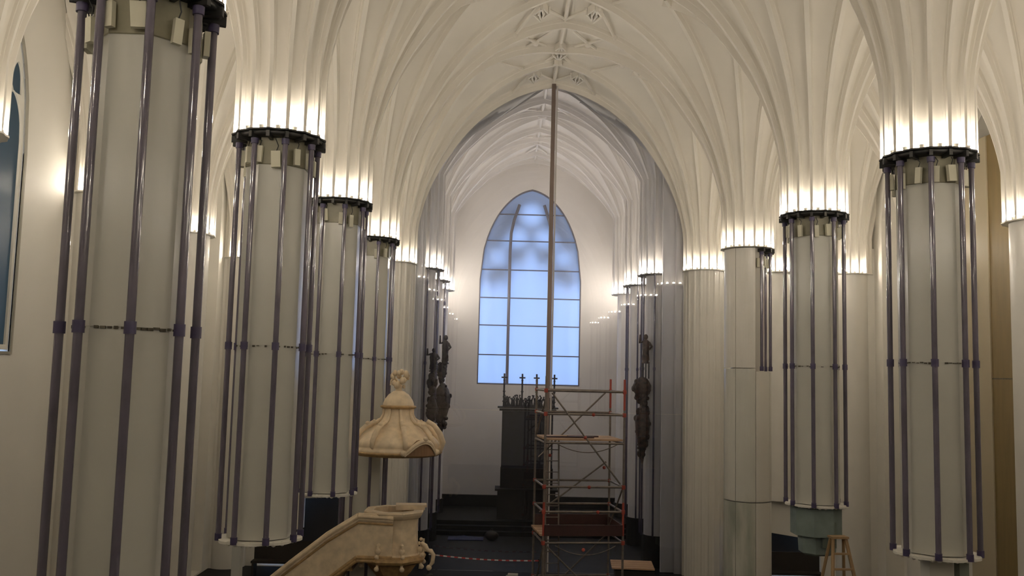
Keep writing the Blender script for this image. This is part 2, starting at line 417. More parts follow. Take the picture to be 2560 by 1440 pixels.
plate(lancet(WC, WHW + .02, 5.66, 10.3, 14.42, 16), holes, lambda a, b, t: (a, 40.46 + t, b), .10, 'outer_tracery', STONE, wf)
inner = []
for i in range(0, 41):
    x = (CHX[0] + .06) + (CHX[1] - CHX[0] - .12) * i / 40; inner.append((x, zweb(x, YE + .62, chan_sites) - .05))
inner = [(CHX[0] + .06, -.05)] + inner + [(CHX[1] - .06, -.05)]
struct(plate([(CWL, -.1), (CWR, -.1), (CWR, ZT), (CWL, ZT)], [inner], lambda a, b, t: (a, YE + .42 + t, b), .12, 'wall_inner_arch', CHANP))
# dark wainscot and steps in the chancel
b = MB(); b.box((CWL + .08, 34.9, .5), (.16, 10.2, 1.0)); struct(b.build('baseboard_left', WAINS))
b = MB(); b.box((CWR - .08, 34.9, .5), (.16, 10.2, 1.0)); struct(b.build('baseboard_right', WAINS))
b = MB(); b.box((0, 39.9, .45), (8.6, .2, .95)); struct(b.build('baseboard_end', WAINS))
b = MB()
for i in range(3): b.box((-.2, 37.6 + .175 * i, .075 + .15 * i), (8.3, 4.7 - .35 * i, .15))
struct(b.build('trim_1', FLOORM))
# jamb shafts of the arch, behind the partition
for i, (sx, xx) in enumerate(((-1, -4.2), (1, 4.08))):
    b = MB(); b.lathe([(.16, .55), (.13, .8), (.13, 13.5)], c=(xx, 29.75), n=18)
    b.lathe([(.10, .2), (.09, .35), (.09, 14.0)], c=(xx + sx * .12, 29.52), n=14)
    o = b.build('trim_2' if i == 0 else 'trim_3', SHAFT); struct(o)

# ---------------------------------------------------------------- lamp rings and columns
def lamp_meshes():
    a = MB(); a.lathe([(.034, .045), (.034, .075), (.024, .092), (.004, .098)], n=10, capt=True); return a
_lamp = None; _lampc = None
def lamps(root, n=16, r=.615, z=ZR + .012, skip=None, bright=False):
    global _lamp, _lampc
    for k in range(n):
        a = 2 * pi * (k + .5) / n
        if skip and skip(a): continue
        p = (r * cos(a), r * sin(a), z)
        if _lamp is None:
            _lamp = lamp_meshes().build('lamp', LAMPM, root, p)
            _lamp.data.materials.append(LEDGE)
            bm = bmesh.new(); bm.from_mesh(_lamp.data)
            r_ = bmesh.ops.create_cone(bm, cap_ends=True, segments=10, radius1=.03, radius2=.04, depth=.05, matrix=Matrix.Translation((0, 0, .022)))
            for f in {f for v in r_['verts'] for f in v.link_faces}: f.material_index = 1
            bm.to_mesh(_lamp.data); bm.free()
        elif bright:
            if _lampc is None: _lampc = _lamp.data.copy(); _lampc.materials[0] = LAMPC
            o = _lamp.copy(); o.data = _lampc; COL.objects.link(o); o.parent = root; o.location = p
        else:
            o = _lamp.copy(); COL.objects.link(o); o.parent = root; o.location = p

def scallop(r, z0, z1, amp, n=64, per=16, inner=.40):
    b = MB(); vs = []
    for z in (z0, z1):
        for k in range(n):
            a = 2 * pi * k / n; q = r + amp * cos(per * a); vs.append((q * cos(a), q * sin(a), z))
        for k in range(n):
            a = 2 * pi * k / n; vs.append((inner * cos(a), inner * sin(a), z))
    fs = []
    for k in range(n):
        j = (k + 1) % n
        fs += [(k, j, 2 * n + j, 2 * n + k), (n + j, n + k, 3 * n + k, 3 * n + j), (2 * n + k, 2 * n + j, 3 * n + j, 3 * n + k), (j, k, n + k, n + j)]
    return b.add(vs, fs)

def glass_column(label, x, y, zbot=ZB, group='hanging glass columns beside the nave', mason=False):
    t = thing('glass_column', label, 'column', (x, y, 0), 0, group)
    if not mason:
        c = MB(); c.lathe([(.47, zbot + .03), (.47, ZJ - .012), (.462, ZJ - .012), (.462, ZJ + .012), (.47, ZJ + .012), (.47, ZR - .06)], n=8, phase=pi / 8, smooth=False)
        c.build('core', CORE, t)
    if not mason:
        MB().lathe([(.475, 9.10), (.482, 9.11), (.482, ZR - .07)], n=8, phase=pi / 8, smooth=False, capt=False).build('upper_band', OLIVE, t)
    scallop(.69, ZR - .022, ZR, .016).build('ring_plate', LEDGE if mason else DARKM, t)
    b = MB(); b.lathe([(.50, ZR - .09), (.63, ZR - .085), (.65, ZR - .07), (.66, ZR - .03), (.50, ZR - .025)], n=32) if not mason else None
    for k in range(16):
        a = 2 * pi * k / 16
        if mason and not (-1.45 < (a if a < pi else a - 2 * pi) < 1.2): continue
        b.box((.58 * cos(a), .58 * sin(a), ZR - .085), (.24, .05, .09), a)
    b.build('bracket', DARKM, t)
    for k in range(8):
        a = pi / 8 + k * pi / 4
        if mason and not (-1.35 < (a if a < pi else a - 2 * pi) < .6): continue
        lo = ZJ - .05 if mason else zbot
        p = (.585 * cos(a), .585 * sin(a))
        g = MB(); g.lathe([(.040, lo), (.040, ZR - .13)], c=p, n=14); g = g.build('glass_tube', TUBE, t)
        m_ = MB(); m_.lathe([(.055, ZR - .21), (.058, ZR - .13)], c=p, n=10); m_.lathe([(.053, ZJ - .055), (.053, ZJ + .055)], c=p, n=10); m_.lathe([(.05, lo - .01), (.05, lo + .09)], c=p, n=10)
        m_.build('collar', COLLAR, g)
    # driver boxes on their cables
    rnd = random.Random(int(abs(x * 13 + y * 7)))
    for k in range(12):
        a = 2 * pi * (k + .5 + rnd.uniform(-.2, .2)) / 12; z = 9.20 + rnd.uniform(-.07, .06); r = .525
        if mason and not (-1.35 < (a if a < pi else a - 2 * pi) < .6): continue
        q = MB(); q.box((r * cos(a), r * sin(a), z), (.055, .085 + .05 * (k % 3 == 0), .24), a + rnd.uniform(-.3, .3), 1.0, rnd.uniform(-.1, .1)); q = q.build('driver_box', CREAM, t)
        MB().tube([(r * cos(a), r * sin(a), z + .12), (r * cos(a + .05) , r * sin(a + .05), z + .2), ((r + .03) * cos(a - .03), (r + .03) * sin(a - .03), ZR - .13)], .007, n=5).build('cable', BLACK, q)
    if not mason:
        # grimy joint where the panels meet
        j = MB()
        for k in range(48):
            if rnd.random() < .35: continue
            a = 2 * pi * k / 48; oc = .434 / cos(((a + pi / 8) % (pi / 4)) - pi / 8); j.box((oc * cos(a), oc * sin(a), ZJ + rnd.uniform(-.008, .008)), (.02, .05 * rnd.uniform(.5, 1.2), .02 * rnd.uniform(.5, 1.5)), round(a / (pi / 4)) * pi / 4)
        j.build('joint_grime', DIRT, t)
        if zbot > 1:
            e = scallop(.60, zbot - .02, zbot + .015, .02, per=8, inner=.2)
            for k in range(32):
                a = 2 * pi * (k + rnd.uniform(-.3, .3)) / 32; e.ball((.57 * cos(a), .57 * sin(a), zbot - .01), rnd.uniform(.02, .04), 6, 4)
            e.build('end_ring', LEDGE, t)
    lamps(t)
    return t

G = 'hanging glass columns beside the nave'
glass_column('nearest left glass column, tallest in view with its top cut off', -HX, ROW(0))
glass_column('second glass column from the front in the left row, hanging above floor', -HX, ROW(1))
glass_column('third left glass column, ending above the dark opening left of the pulpit stair', -HX, ROW(2))
glass_column('fourth left glass column standing behind the cream pulpit canopy', -HX, ROW(3), zbot=.05)
glass_column('nearest right glass column in view, between tan panel and far respond', HX, ROW(1))
glass_column('second right glass column, with the grey-green wrapped box below it', HX, ROW(2))
# columns beside and behind the camera, seen mirrored in the acrylic partition
for k in (0,): glass_column('right glass column nearest the organ gallery, mirrored in the partition', HX, ROW(0))
for sx in (-1, 1):
    for k in (-1, -2): glass_column('glass column beside the organ gallery, %s row, %s, mirrored in the partition' % ('left' if sx < 0 else 'right', 'second' if k == -2 else 'first'), sx * HX, ROW(k))

# masonry column half dressed with tubes (right row)
t = glass_column('white stone column with glass tubes only on its right side', HX, ROW(3), mason=True, group='stone columns')
b = MB(); b.lathe([(.50, 0), (.50, ZJ - .1), (.43, ZJ - .1), (.43, ZR - .03)], n=16, phase=pi / 16, smooth=False); b.build('shaft', SHAFT, t)
def panel(name, m, z0, z1, a0, a1, r=.60):
    b = MB(); n = 8; vs = []
    for z in (z0, z1):
        for rr in (r, r - .09):
            for i in range(n + 1):
                a = a0 + (a1 - a0) * i / n; vs.append((rr * cos(a), rr * sin(a), z))
    q = n + 1; fs = []
    for i in range(n): fs += [(i, i + 1, 2 * q + i + 1, 2 * q + i), (2 * q + i, 2 * q + i + 1, 3 * q + i + 1, 3 * q + i), (i + 1, i, q + i, q + i + 1)]
    fs += [(0, 2 * q, 3 * q, q), (n, q + n, 3 * q + n, 2 * q + n)]
    b.add(vs, fs, False); return b.build(name, m, t)
for a0, a1 in ((-3.4, -2.36), (-2.34, -1.5)):
    panel('upper_panel', SHAFT, ZJ + .01, ZR - .04, a0, a1); panel('middle_panel', CORE, 3.06, ZJ - .01, a0, a1); panel('stained_panel', STAIN, .05, 3.03, a0, a1)
for a0, a1 in ((-1.48, -.7), (-.68, .2)):
    panel('lower_panel', SHAFT, .05, 3.03, a0, a1); panel('lower_panel', SHAFT, 3.06, ZJ - .08, a0, a1)

def clustered_shaft(r, z0, z1, n=16, amp=.03):
    b = MB(); N = n * 8
    def lobe(a, i): c = cos(n * a); return 1 + amp * (1 if c > .75 else (-1 if c < .1 else c * .6)) / r
    b.lathe([(r, z0), (r, z1)], n=N, lobe=lobe, smooth=False); return b
def half(a, side):
    return False
for sx, lab in ((-1, 'white ribbed stone pier at the left of the chancel arch'), (1, 'white ribbed stone pier at the right of the chancel arch')):
    t = thing('stone_pier', lab, 'pier', (sx * HX, ROW(4), 0), 0, 'stone columns')
    clustered_shaft(.58, 0, ZR - .02, amp=.016).build('shaft', SHAFT, t)
    scallop(.69, ZR - .03, ZR, .015).build('ring_ledge', LEDGE, t)
    lamps(t, skip=lambda a: sin(a) > .35)

pl = ['in the bay nearest the gallery', 'beside the window of the left wall', 'behind the nearest glass column', 'seen between the first two glass columns', 'in the corner of the end wall']
plr = ['beside the gallery', 'opposite the second glass column, behind the nearest right one', 'at the right edge of the picture', 'behind the nearest right glass column', 'right of the glass column with the wrapped box']
for sx, W_ in ((-1, 'left'), (1, 'right')):
    for k in range(-2, 5):
        txt = (pl if sx < 0 else plr)[k] if k >= 0 else 'behind the gallery, %s of two' % ('nearer' if k == -1 else 'farther')
        t = thing('wall_respond', 'white half-round %s aisle respond %s' % (W_, txt), 'pilaster', (RXS[sx], ROW(k), 0), 0, 'wall responds with lamp rings')
        b = MB(); b.lathe([(.56, 0), (.56, ZR - .03)], n=48)
        b.build('shaft', SHAFT, t)
        MB().box((sx * .42, 0, 5.2), (.5, .86, 10.4)).build('pilaster_block', WALLP, t)
        scallop(.69, ZR - .03, ZR, .015).build('ring_ledge', LEDGE, t)
        lamps(t, skip=lambda a, s=sx: s * cos(a) > .3)
for sx, W_ in ((-1, 'left'), (1, 'right')):
    t = thing('wall_respond', 'white half-round respond in the middle of the %s aisle end wall' % W_, 'pilaster', (sx * 7.36, YE, 0), 0, 'wall responds with lamp rings')
    MB().lathe([(.44, 2.4), (.44, ZR - .03)], n=40).build('shaft', SHAFT, t)
    scallop(.67, ZR - .03, ZR, .015).build('ring_ledge', LEDGE, t)
    lamps(t, skip=lambda a: sin(a) > .1)
rowtxt = ['first behind the partition', 'second, in the middle of the chancel', 'third, by the window wall']
for i, y in enumerate(CHY):
    for x in CHX:
        s = -1 if x < 0 else 1
        t = thing('chancel_respond', '%s chancel column with violet tubes, %s' % ('left' if s < 0 else 'right', rowtxt[i]), 'column', (x, y, 0), 0, 'chancel columns')
        MB().lathe([(.44, 1.0), (.44, ZR - .03)], n=16, smooth=False).build('core', CHANP, t)
        MB().lathe([(.50, 0), (.50, 1.0)], n=16, smooth=False).build('plinth', WAINS, t)
        if i < 2: scallop(.71, ZR - .04, ZR, .018).build('ring_plate', DARKM, t)
        else: scallop(.69, ZR - .03, ZR, .015).build('ring_ledge', LEDGE, t)
        for k in range(8):
            a = pi / 8 + k * pi / 4
            if s * cos(a) > .5: continue
            p = (.585 * cos(a), .585 * sin(a))
            if i < 2:
                g = MB().lathe([(.032, 1.0), (.032, ZR - .04)], c=p, n=10).build('glass_tube', TUBE, t)
                MB().lathe([(.045, ZJ - .05), (.045, ZJ + .05)], c=p, n=8).build('collar', COLLAR, g)
        lamps(t, skip=lambda a, s_=s: s_ * cos(a) > .3, bright=True)

# ---------------------------------------------------------------- acrylic partition
t = thing('acrylic_partition', 'clear acrylic partition filling the pointed chancel arch, mirroring the lamp rings', 'partition', (0, YE - .06, 0))
def pane_loop(x0, x1, z0, z1):
    n = 20; pts = [(x0, z0), (x1, z0)]
    for i in range(n + 1):
        x = x1 + (x0 - x1) * i / n; pts.append((x, min(z1, Fz(HX - abs(x)) - .06)))
    return pts
PY = 0
for (x0, x1) in ((-4.30, -.07), (.07, 4.30)):
    for (z0, z1) in ((0.02, 4.98), (5.0, 99)):
        plate(pane_loop(x0, x1, z0, z1), [], lambda a, b, t_: (a, t_, b), .02, 'acrylic_pane', ACRYL, t)
MB().box((0, 0, 7.8), (.13, .16, 15.65)).build('mullion', MAST, t)
MB().box((.11, -.02, 7.8), (.05, .12, 15.5)).build('acrylic_fin', mat('pale_fin', (.5, .48, .47), .2), t)

# ---------------------------------------------------------------- pulpit
P = thing('pulpit', 'cream carved pulpit with domed canopy, parapet stair and fluted basket by the fourth left column', 'pulpit', (-4.0, 22.55, 0))
def octl(a, i, ph=pi / 8, n=8, k=1.0):
    s = 2 * pi / n; b_ = ((a - ph + s / 2) % s) - s / 2; return 1
prof = [(1.00, 4.16), (1.05, 4.20), (1.05, 4.26), (1.0, 4.28), (1.0, 4.33), (1.01, 4.36), (.97, 4.44), (.88, 4.54), (.74, 4.65), (.59, 4.76), (.47, 4.87), (.38, 4.98), (.34, 5.10), (.34, 5.24)]
def wavy(a, i): return 1 + .035 * abs(cos(4 * a)) if i > 3 else 1 + .03 * abs(cos(4 * a))
can = MB(); can.lathe(prof, n=64, lobe=wavy); can = can.build('canopy', PULP, P)
b = MB(); b.lathe([(.98, 4.10), (1.03, 4.13), (1.08, 4.17), (1.07, 4.21), (1.0, 4.22)], n=64, lobe=lambda a, i: 1 + .03 * abs(cos(4 * a))); b.lathe([(.40, 5.22), (.44, 5.25), (.44, 5.28), (.38, 5.30)], n=32); b.build('moulding', PULPD, can)
MB().lathe([(.38, 5.29), (.38, 5.34), (.34, 5.44), (.25, 5.56), (.13, 5.64), (.04, 5.66)], n=32).build('cap', PULP, P)
for k in range(8):        # scroll ribs
    a = k * pi / 4 + pi / 8 - .1; pts = []; big = k in (6, 7, 0, 3)
    for (r, z) in ((.35, 5.22), (.36, 5.08), (.41, 4.97), (.50, 4.90), (.63, 4.86), (.78, 4.78), (.92, 4.64), (1.02, 4.48), (1.04, 4.34), (.99, 4.30)):
        k_ = 1.0; pts.append((r * k_ * cos(a), r * k_ * sin(a), z))
    b = MB(); b.tube(pts, [.045, .035, .04, .05, .055, .06, .065, .06, .05, .03], n=8); b.ball((.74 * cos(a), .74 * sin(a), 4.85), .06, 8, 5); b.ball((.58 * cos(a), .58 * sin(a), 4.91), .045, 8, 5)
    b.build('scroll', PULP, P)
# raised curling front gable at the nave side: an arched hood over a brown hollow
ga = radians(-50)
def gp(r, t, z): return (r * cos(ga + t), r * sin(ga + t), z)
b = MB(); hood = []; N_ = 12
for i in range(N_ + 1):
    t_ = -.42 + .84 * i / N_; h = cos(pi * (i / N_ - .5)) ** 1.2; hood.append((t_, 4.20 + .30 * h, 1.08 + .09 * h))
b.tube([gp(r, t_, z) for t_, z, r in hood], [.035 + .02 * sin(pi * i / N_) for i in range(N_ + 1)], n=8)
b.tube([gp(r + .02, t_, z - .055) for t_, z, r in hood], .018, n=6)
b.ball(gp(1.10, -.45, 4.22), .075, 10, 7); b.ball(gp(1.10, .45, 4.22), .075, 10, 7); b.ball(gp(1.19, 0, 4.55), .06, 9, 6)
b.build('gable_hood', PULP, P)
b = MB(); vs = []; fs = []
for t_, z, r in hood: vs += [gp(r - .01, t_, z), gp(r + .005, t_, 4.15)]
for i in range(N_): fs.append((2 * i, 2 * i + 1, 2 * i + 3, 2 * i + 2))
o_ = len(vs)
for t_, z, r in hood: vs += [gp(.9, t_, z + .02), gp(.9, t_, 4.15)]
for i in range(N_): fs += [(o_ + 2 * i + 2, o_ + 2 * i + 3, o_ + 2 * i + 1, o_ + 2 * i), (2 * i, 2 * i + 2, o_ + 2 * i + 2, o_ + 2 * i), (2 * i + 1, o_ + 2 * i + 1, o_ + 2 * i + 3, 2 * i + 3)]
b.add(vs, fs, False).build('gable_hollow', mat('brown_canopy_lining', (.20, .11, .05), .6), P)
b = MB(); b.tube([(.75, -.35, 4.95), (.92, -.38, 4.85), (1.06, -.36, 4.66), (1.14, -.30, 4.44), (1.08, -.25, 4.26), (1.0, -.22, 4.2)], [.05, .06, .07, .07, .06, .05], n=8)
b.build('side_volute', PULP, P)
# finial: leafy carved crest
b = MB(); b.lathe([(.10, 5.62), (.07, 5.70), (.09, 5.78), (.05, 5.84)], n=12)
rnd = random.Random(3)
for i in range(26):
    a = rnd.uniform(0, 2 * pi); h = rnd.uniform(5.72, 6.12); r = .19 * sin(pi * min(1, (h - 5.62) / .6)) + .02
    b.ball((r * cos(a) + .02, r * sin(a) * .7, h), rnd.uniform(.035, .07), 7, 5, (1, .8, 1.4))
b.tube([(.02, 0, 5.8), (.12, 0, 6.0), (.22, 0, 6.08), (.26, 0, 6.0)], [.04, .03, .025, .01], n=6); b.tube([(.02, 0, 5.8), (-.1, 0, 5.95), (-.2, 0, 5.9), (-.22, 0, 5.78)], [.04, .03, .025, .01], n=6)
b.build('finial', PULP, P)
# basket
def octo(rs, n=8, ph=pi / 8): return rs
bk = MB(); bk.lathe([(.70, 1.75), (.66, 1.80), (.62, 2.0), (.60, 2.4), (.62, 2.62)], n=8, phase=pi / 8, smooth=False, capt=False)
bk.lathe([(.57, 2.62), (.55, 2.0), (.5, 1.8), (.0, 1.8)], n=8, phase=pi / 8, smooth=False, capt=False); bk = bk.build('basket', PULP, P)
b = MB(); b.lathe([(.62, 2.60), (.70, 2.64), (.74, 2.70), (.76, 2.76), (.74, 2.79), (.52, 2.79), (.52, 2.60)], n=8, phase=pi / 8, smooth=False, capt=False); b.build('top_rail', PULP, bk)
b = MB(); b.lathe([(.72, 1.56), (.80, 1.60), (.84, 1.66), (.80, 1.72), (.70, 1.76)], n=8, phase=pi / 8, smooth=False); b.build('lower_moulding', PULPD, bk)
MB().lathe([(.05, .95), (.16, 1.0), (.30, 1.12), (.50, 1.35), (.66, 1.56)], n=8, phase=pi / 8, smooth=False).build('underside', PULPD, bk)
for k in range(8):
    a = pi / 8 + k * pi / 4; b = MB()
    b.ball((.74 * cos(a), .74 * sin(a), 1.90), .07, 8, 6, (1, 1, 1.2)); b.ball((.70 * cos(a), .70 * sin(a), 2.04), .045, 8, 6); b.ball((.78 * cos(a), .78 * sin(a), 1.50), .06, 8, 6); b.ball((.80 * cos(a), .80 * sin(a), 1.78), .05, 8, 6)
    b.tube([(.74 * cos(a), .74 * sin(a), 1.45), (.76 * cos(a), .76 * sin(a), 2.05)], .035, n=6); b.build('carved_boss', PULP, bk)
b = MB(); b.tube([(.70, -.35, 2.08), (.80, -.36, 2.0), (.86, -.36, 1.9), (.93, -.34, 1.88), (1.0, -.32, 1.78), (.98, -.3, 1.6), (.92, -.3, 1.52)], [.03, .06, .05, .06, .05, .05, .03], n=8); b.ball((.9, -.3, 1.48), .07, 8, 6); b.build('side_volute', PULP, bk)
# book rest at the back right
b = MB(); b.box((.38, .25, 2.86), (.75, .4, .05), .1); b.box((.38, .05, 2.82), (.7, .04, .1), .1); b.build('book_rest', PULP, P)
# stair parapet running down to the left
def parapet(pts, h0=.0):
    # pts: (x,y,ztop,zbot) in pulpit space
    b = MB(); th = .05; vs = []
    for (x, y, zt, zb) in pts: vs += [(x, y, zb), (x, y, zt), (x, y + th, zt), (x, y + th, zb)]
    fs = []
    for i in range(len(pts) - 1):
        o = 4 * i
        for k in range(4): fs.append((o + k, o + 4 + k, o + 4 + (k + 1) % 4, o + (k + 1) % 4))
    e = 4 * (len(pts) - 1); fs += [(0, 1, 2, 3), (e + 3, e + 2, e + 1, e)]
    b.add(vs, fs); return b
pp = [(.05, -.66, 2.62, 1.70), (-.78, -.62, 2.64, 1.70), (-1.52, -.50, 2.16, 1.12), (-2.38, -.30, 1.47, .42), (-3.0, -.1, .95, -.0)]
st = parapet(pp).build('stair_parapet', PULP, P)
def rail(off, dz, rads, name):
    b = MB()
    for i in range(len(pp) - 1):
        A, B = pp[i], pp[i + 1]
        za, zb = (A[2], B[2]) if off else (A[3], B[3])
        for (dy, dz2, r) in rads:
            b.tube([(A[0], A[1] + .025 + dy, za + dz2), (B[0], B[1] + .025 + dy, zb + dz2)], r, n=8, smooth=False)
    return b.build(name, PULP if name == 'handrail' else PULPD, st)
rail(True, 0, [(0, .09, .045), (-.05, .05, .045), (-.02, -.02, .04)], 'handrail')
rail(True, 0, [(-.03, -.10, .025)], 'under_rail_moulding')  # thin brown moulding just under the handrail
rail(False, 0, [(-.03, .04, .05), (-.05, -.03, .04)], 'lower_moulding')
pp2 = [(x, y + .95, a, b_) for (x, y, a, b_) in pp[1:]]
parapet(pp2).build('rear_parapet', PULP, P)
b = MB()
for i in range(9):
    x = -.8 - i * .24; b.box((x, .0, 1.62 - i * .2), (.28, .95, .05)); b.box((x - .13, .0, 1.52 - i * .2), (.03, .95, .2))
b.build('stair_tread', PULPD, P)
MB().box((-2.45, .0, .2), (1.0, .9, .4)).build('stair_base', PULPD, P)

# ---------------------------------------------------------------- scaffold tower
S = thing('scaffold_tower', 'aluminium scaffold tower with red couplers and plank decks before the partition', 'scaffold', (.52, 23.3, 0), radians(7))
SXW, SYW = 1.98, 1.45
def bar(p, q, name='rail', m=STEEL, r=.028, parent=None): return MB().tube([p, q], r, n=8).build(name, m, parent or S)
posts = {}
for sx in (-1, 1):
    for sy in (-1, 1):
        top = 6.05 if not (sx < 0 and sy < 0) else 6.1
        posts[(sx, sy)] = bar((sx * SXW / 2, sy * SYW / 2, .02), (sx * SXW / 2, sy * SYW / 2, top), 'post')
        MB().lathe([(.06, .0), (.07, .03), (.035, .05), (.035, .18)], c=(sx * SXW / 2, sy * SYW / 2), n=10).build('base_jack', STEEL, posts[(sx, sy)])
        MB().tube([(sx * SXW / 2, sy * SYW / 2, 5.3), (sx * SXW / 2, sy * SYW / 2, 6.06)], .029, n=8).build('orange_sleeve', ORANGE, posts[(sx, sy)]) if sx > 0 else None
        MB().tube([(sx * SXW / 2, sy * SYW / 2, 2.25), (sx * SXW / 2, sy * SYW / 2, 3.05)], .029, n=8).build('orange_sleeve', ORANGE, posts[(sx, sy)]) if sy < 0 else None
zs = (5.75, 5.18, 4.48, 3.42, 2.82, 2.08, 1.0, .4)
for z in zs:
    for sy in (-1, 1): bar((-SXW / 2, sy * SYW / 2, z), (SXW / 2, sy * SYW / 2, z))
    for sx in (-1, 1): bar((sx * SXW / 2, -SYW / 2, z), (sx * SXW / 2, SYW / 2, z), 'transom')
for (a, b_) in (((-.85, -.76, 5.7), (.9, -.76, 3.5)), ((.85, .74, 5.7), (-.9, .74, 4.0)), ((-.85, .74, 2.6), (.9, .74, 3.9)), ((.98, -.7, 3.4), (.98, .7, 2.2)), ((-.98, -.7, 2.0), (-.98, .7, .5)),
                ((-.9, -.76, 2.0), (.9, -.76, .3)), ((.9, .74, 2.0), (-.9, .74, .3)), ((-.98, -.7, 5.6), (-.98, .7, 4.6))):
    bar(a, b_, 'diagonal_brace', STEEL, .022)
k = 0
for z in (5.75, 5.18, 3.42, 2.82, 2.08, 1.0):
    for sx in (-1, 1):
        MB().lathe([(.045, z - .05), (.05, z - .03), (.05, z + .03), (.045, z + .05)], c=(sx * SXW / 2, -SYW / 2), n=8).build('coupler', ORANGE, S)
        MB().lathe([(.042, z - .04), (.042, z + .04)], c=(sx * SXW / 2, SYW / 2), n=8).build('coupler', ORANGE, S)
for p in ((.0, -.76, 4.62 - .0), (.12, -.76, 3.42), (.35, -.76, 2.82), (.2, -.76, 5.18), (.85, .74, 3.75), (-.6, .74, 4.05), (0, -.76, 1.92)):
    MB().ball(p, .045, 8, 6).build('clamp', ORANGE, S)
for zz, nm in ((4.56, 4), (2.26, 3)):
    for i in range(4):
        y = -SYW / 2 + .18 + i * .36
        MB().box((0 if zz > 4 else -.1, y, zz), (SXW - .05, .31, .045), random.uniform(-.012, .012)).build('plank', PLANK, S)
for i, (x, y, r_) in enumerate(((-.5, -.3, .12), (-.1, -.35, -.1), (.1, .0, .15))):
    MB().box((x, y, 4.60), (.8, .16, .03), r_).build('loose_board', ORANGED, S)
MB().box((0, -SYW / 2 - .03, 2.38), (SXW - .04, .03, .26)).build('toe_board', ORANGED, S)
MB().box((0, SYW / 2 + .02, 2.42), (SXW - .04, .03, .26)).build('toe_board', ORANGED, S)
MB().box((SXW / 2 + .0, 0, 2.40), (.03, SYW, .2)).build('toe_board', ORANGED, S)
for z, d in ((4.46, .2), (2.02, .22)):
    pts = [(-.7 + 1.5 * i / 12, -.78, z - d * (1 - ((i - 6) / 6) ** 2)) for i in range(13)]
    MB().tube(pts, .012, n=5).build('safety_cable', STEEL, S)
# ladder inside the tower
L = thing('scaffold_ladder', 'narrow aluminium ladder leaning inside the scaffold tower', 'ladder', (.05, 23.45, 0), radians(7))
for sx in (-.17, .17): MB().tube([(sx - .15, -.15, .03), (sx - .15, .25, 4.5)], .02, n=8).build('side_rail', STEEL, L)
for i in range(15): MB().tube([(-.32, -.15 + .026 * i, .3 + .28 * i), (.02, -.15 + .026 * i, .3 + .28 * i)], .013, n=6).build('rung', STEEL, L)

# ---------------------------------------------------------------- altar
A = thing('altarpiece', 'tall dark winged altarpiece with carved crest in the chancel before the window', 'altar', (-.36, 37.0, .45))
MB().box((0, 0, .55), (2.3, 1.0, 1.1)).build('altar_table', ALTARL, A)
MB().box((0, 0, 1.13), (2.5, 1.15, .07)).build('altar_slab', ALTARL, A)
MB().box((0, .15, 1.55), (2.1, .5, .8)).build('predella', ALTARL, A)
MB().box((0, .2, 3.05), (2.06, .35, 2.3)).build('shrine', ALTAR, A)
for sx in (-1, 1): MB().box((sx * .52, -.0, 3.05), (.98, .06, 2.2)).build('wing_panel', ALTAR, A)
b = MB(); b.box((0, .15, 4.26), (2.3, .5, .08)); b.box((0, .15, 4.36), (2.45, .6, .06)); b.build('cornice', ALTARL, A)
b = MB(); rnd = random.Random(5)
for i in range(40):
    x = -1.0 + 2.0 * i / 39; h = .25 + .2 * rnd.random(); b.tube([(x, .1, 4.38), (x + rnd.uniform(-.05, .05), .1, 4.38 + h * .6), (x + rnd.uniform(-.05, .05), .1, 4.38 + h)], [.03, .04, .015], n=5)
    b.ball((x, .1, 4.4 + h), .035, 6, 4)
for i in range(7): b.tube([(-1 + i * .3, .1, 4.4), (-.85 + i * .3, .1, 4.75), (-.7 + i * .3, .1, 4.4)], .025, n=5)
b.build('carved_crest', ALTAR, A)
rf_ = MB()
for x in (-.98, -.25, .33, 1.05): pass
labs = ('leftmost of the crosses topping the altarpiece', 'second cross from the left topping the altarpiece', 'third cross from the left topping the altarpiece', 'rightmost cross topping the altarpiece, beside the scaffold')
for x, lb in zip((-.98, -.25, .33, 1.05), labs):
    b = MB(); b.tube([(x, -.02, 4.38), (x, -.02, 5.72)], .035, n=8)
    for z, r in ((4.6, .07), (5.0, .06), (5.3, .055), (5.45, .05)): b.ball((x, -.02, z), r, 8, 5, (1, 1, .6))
    b.box((x, -.02, 5.56), (.24, .04, .06)); b.build('cross_finial', ALTAR, A)

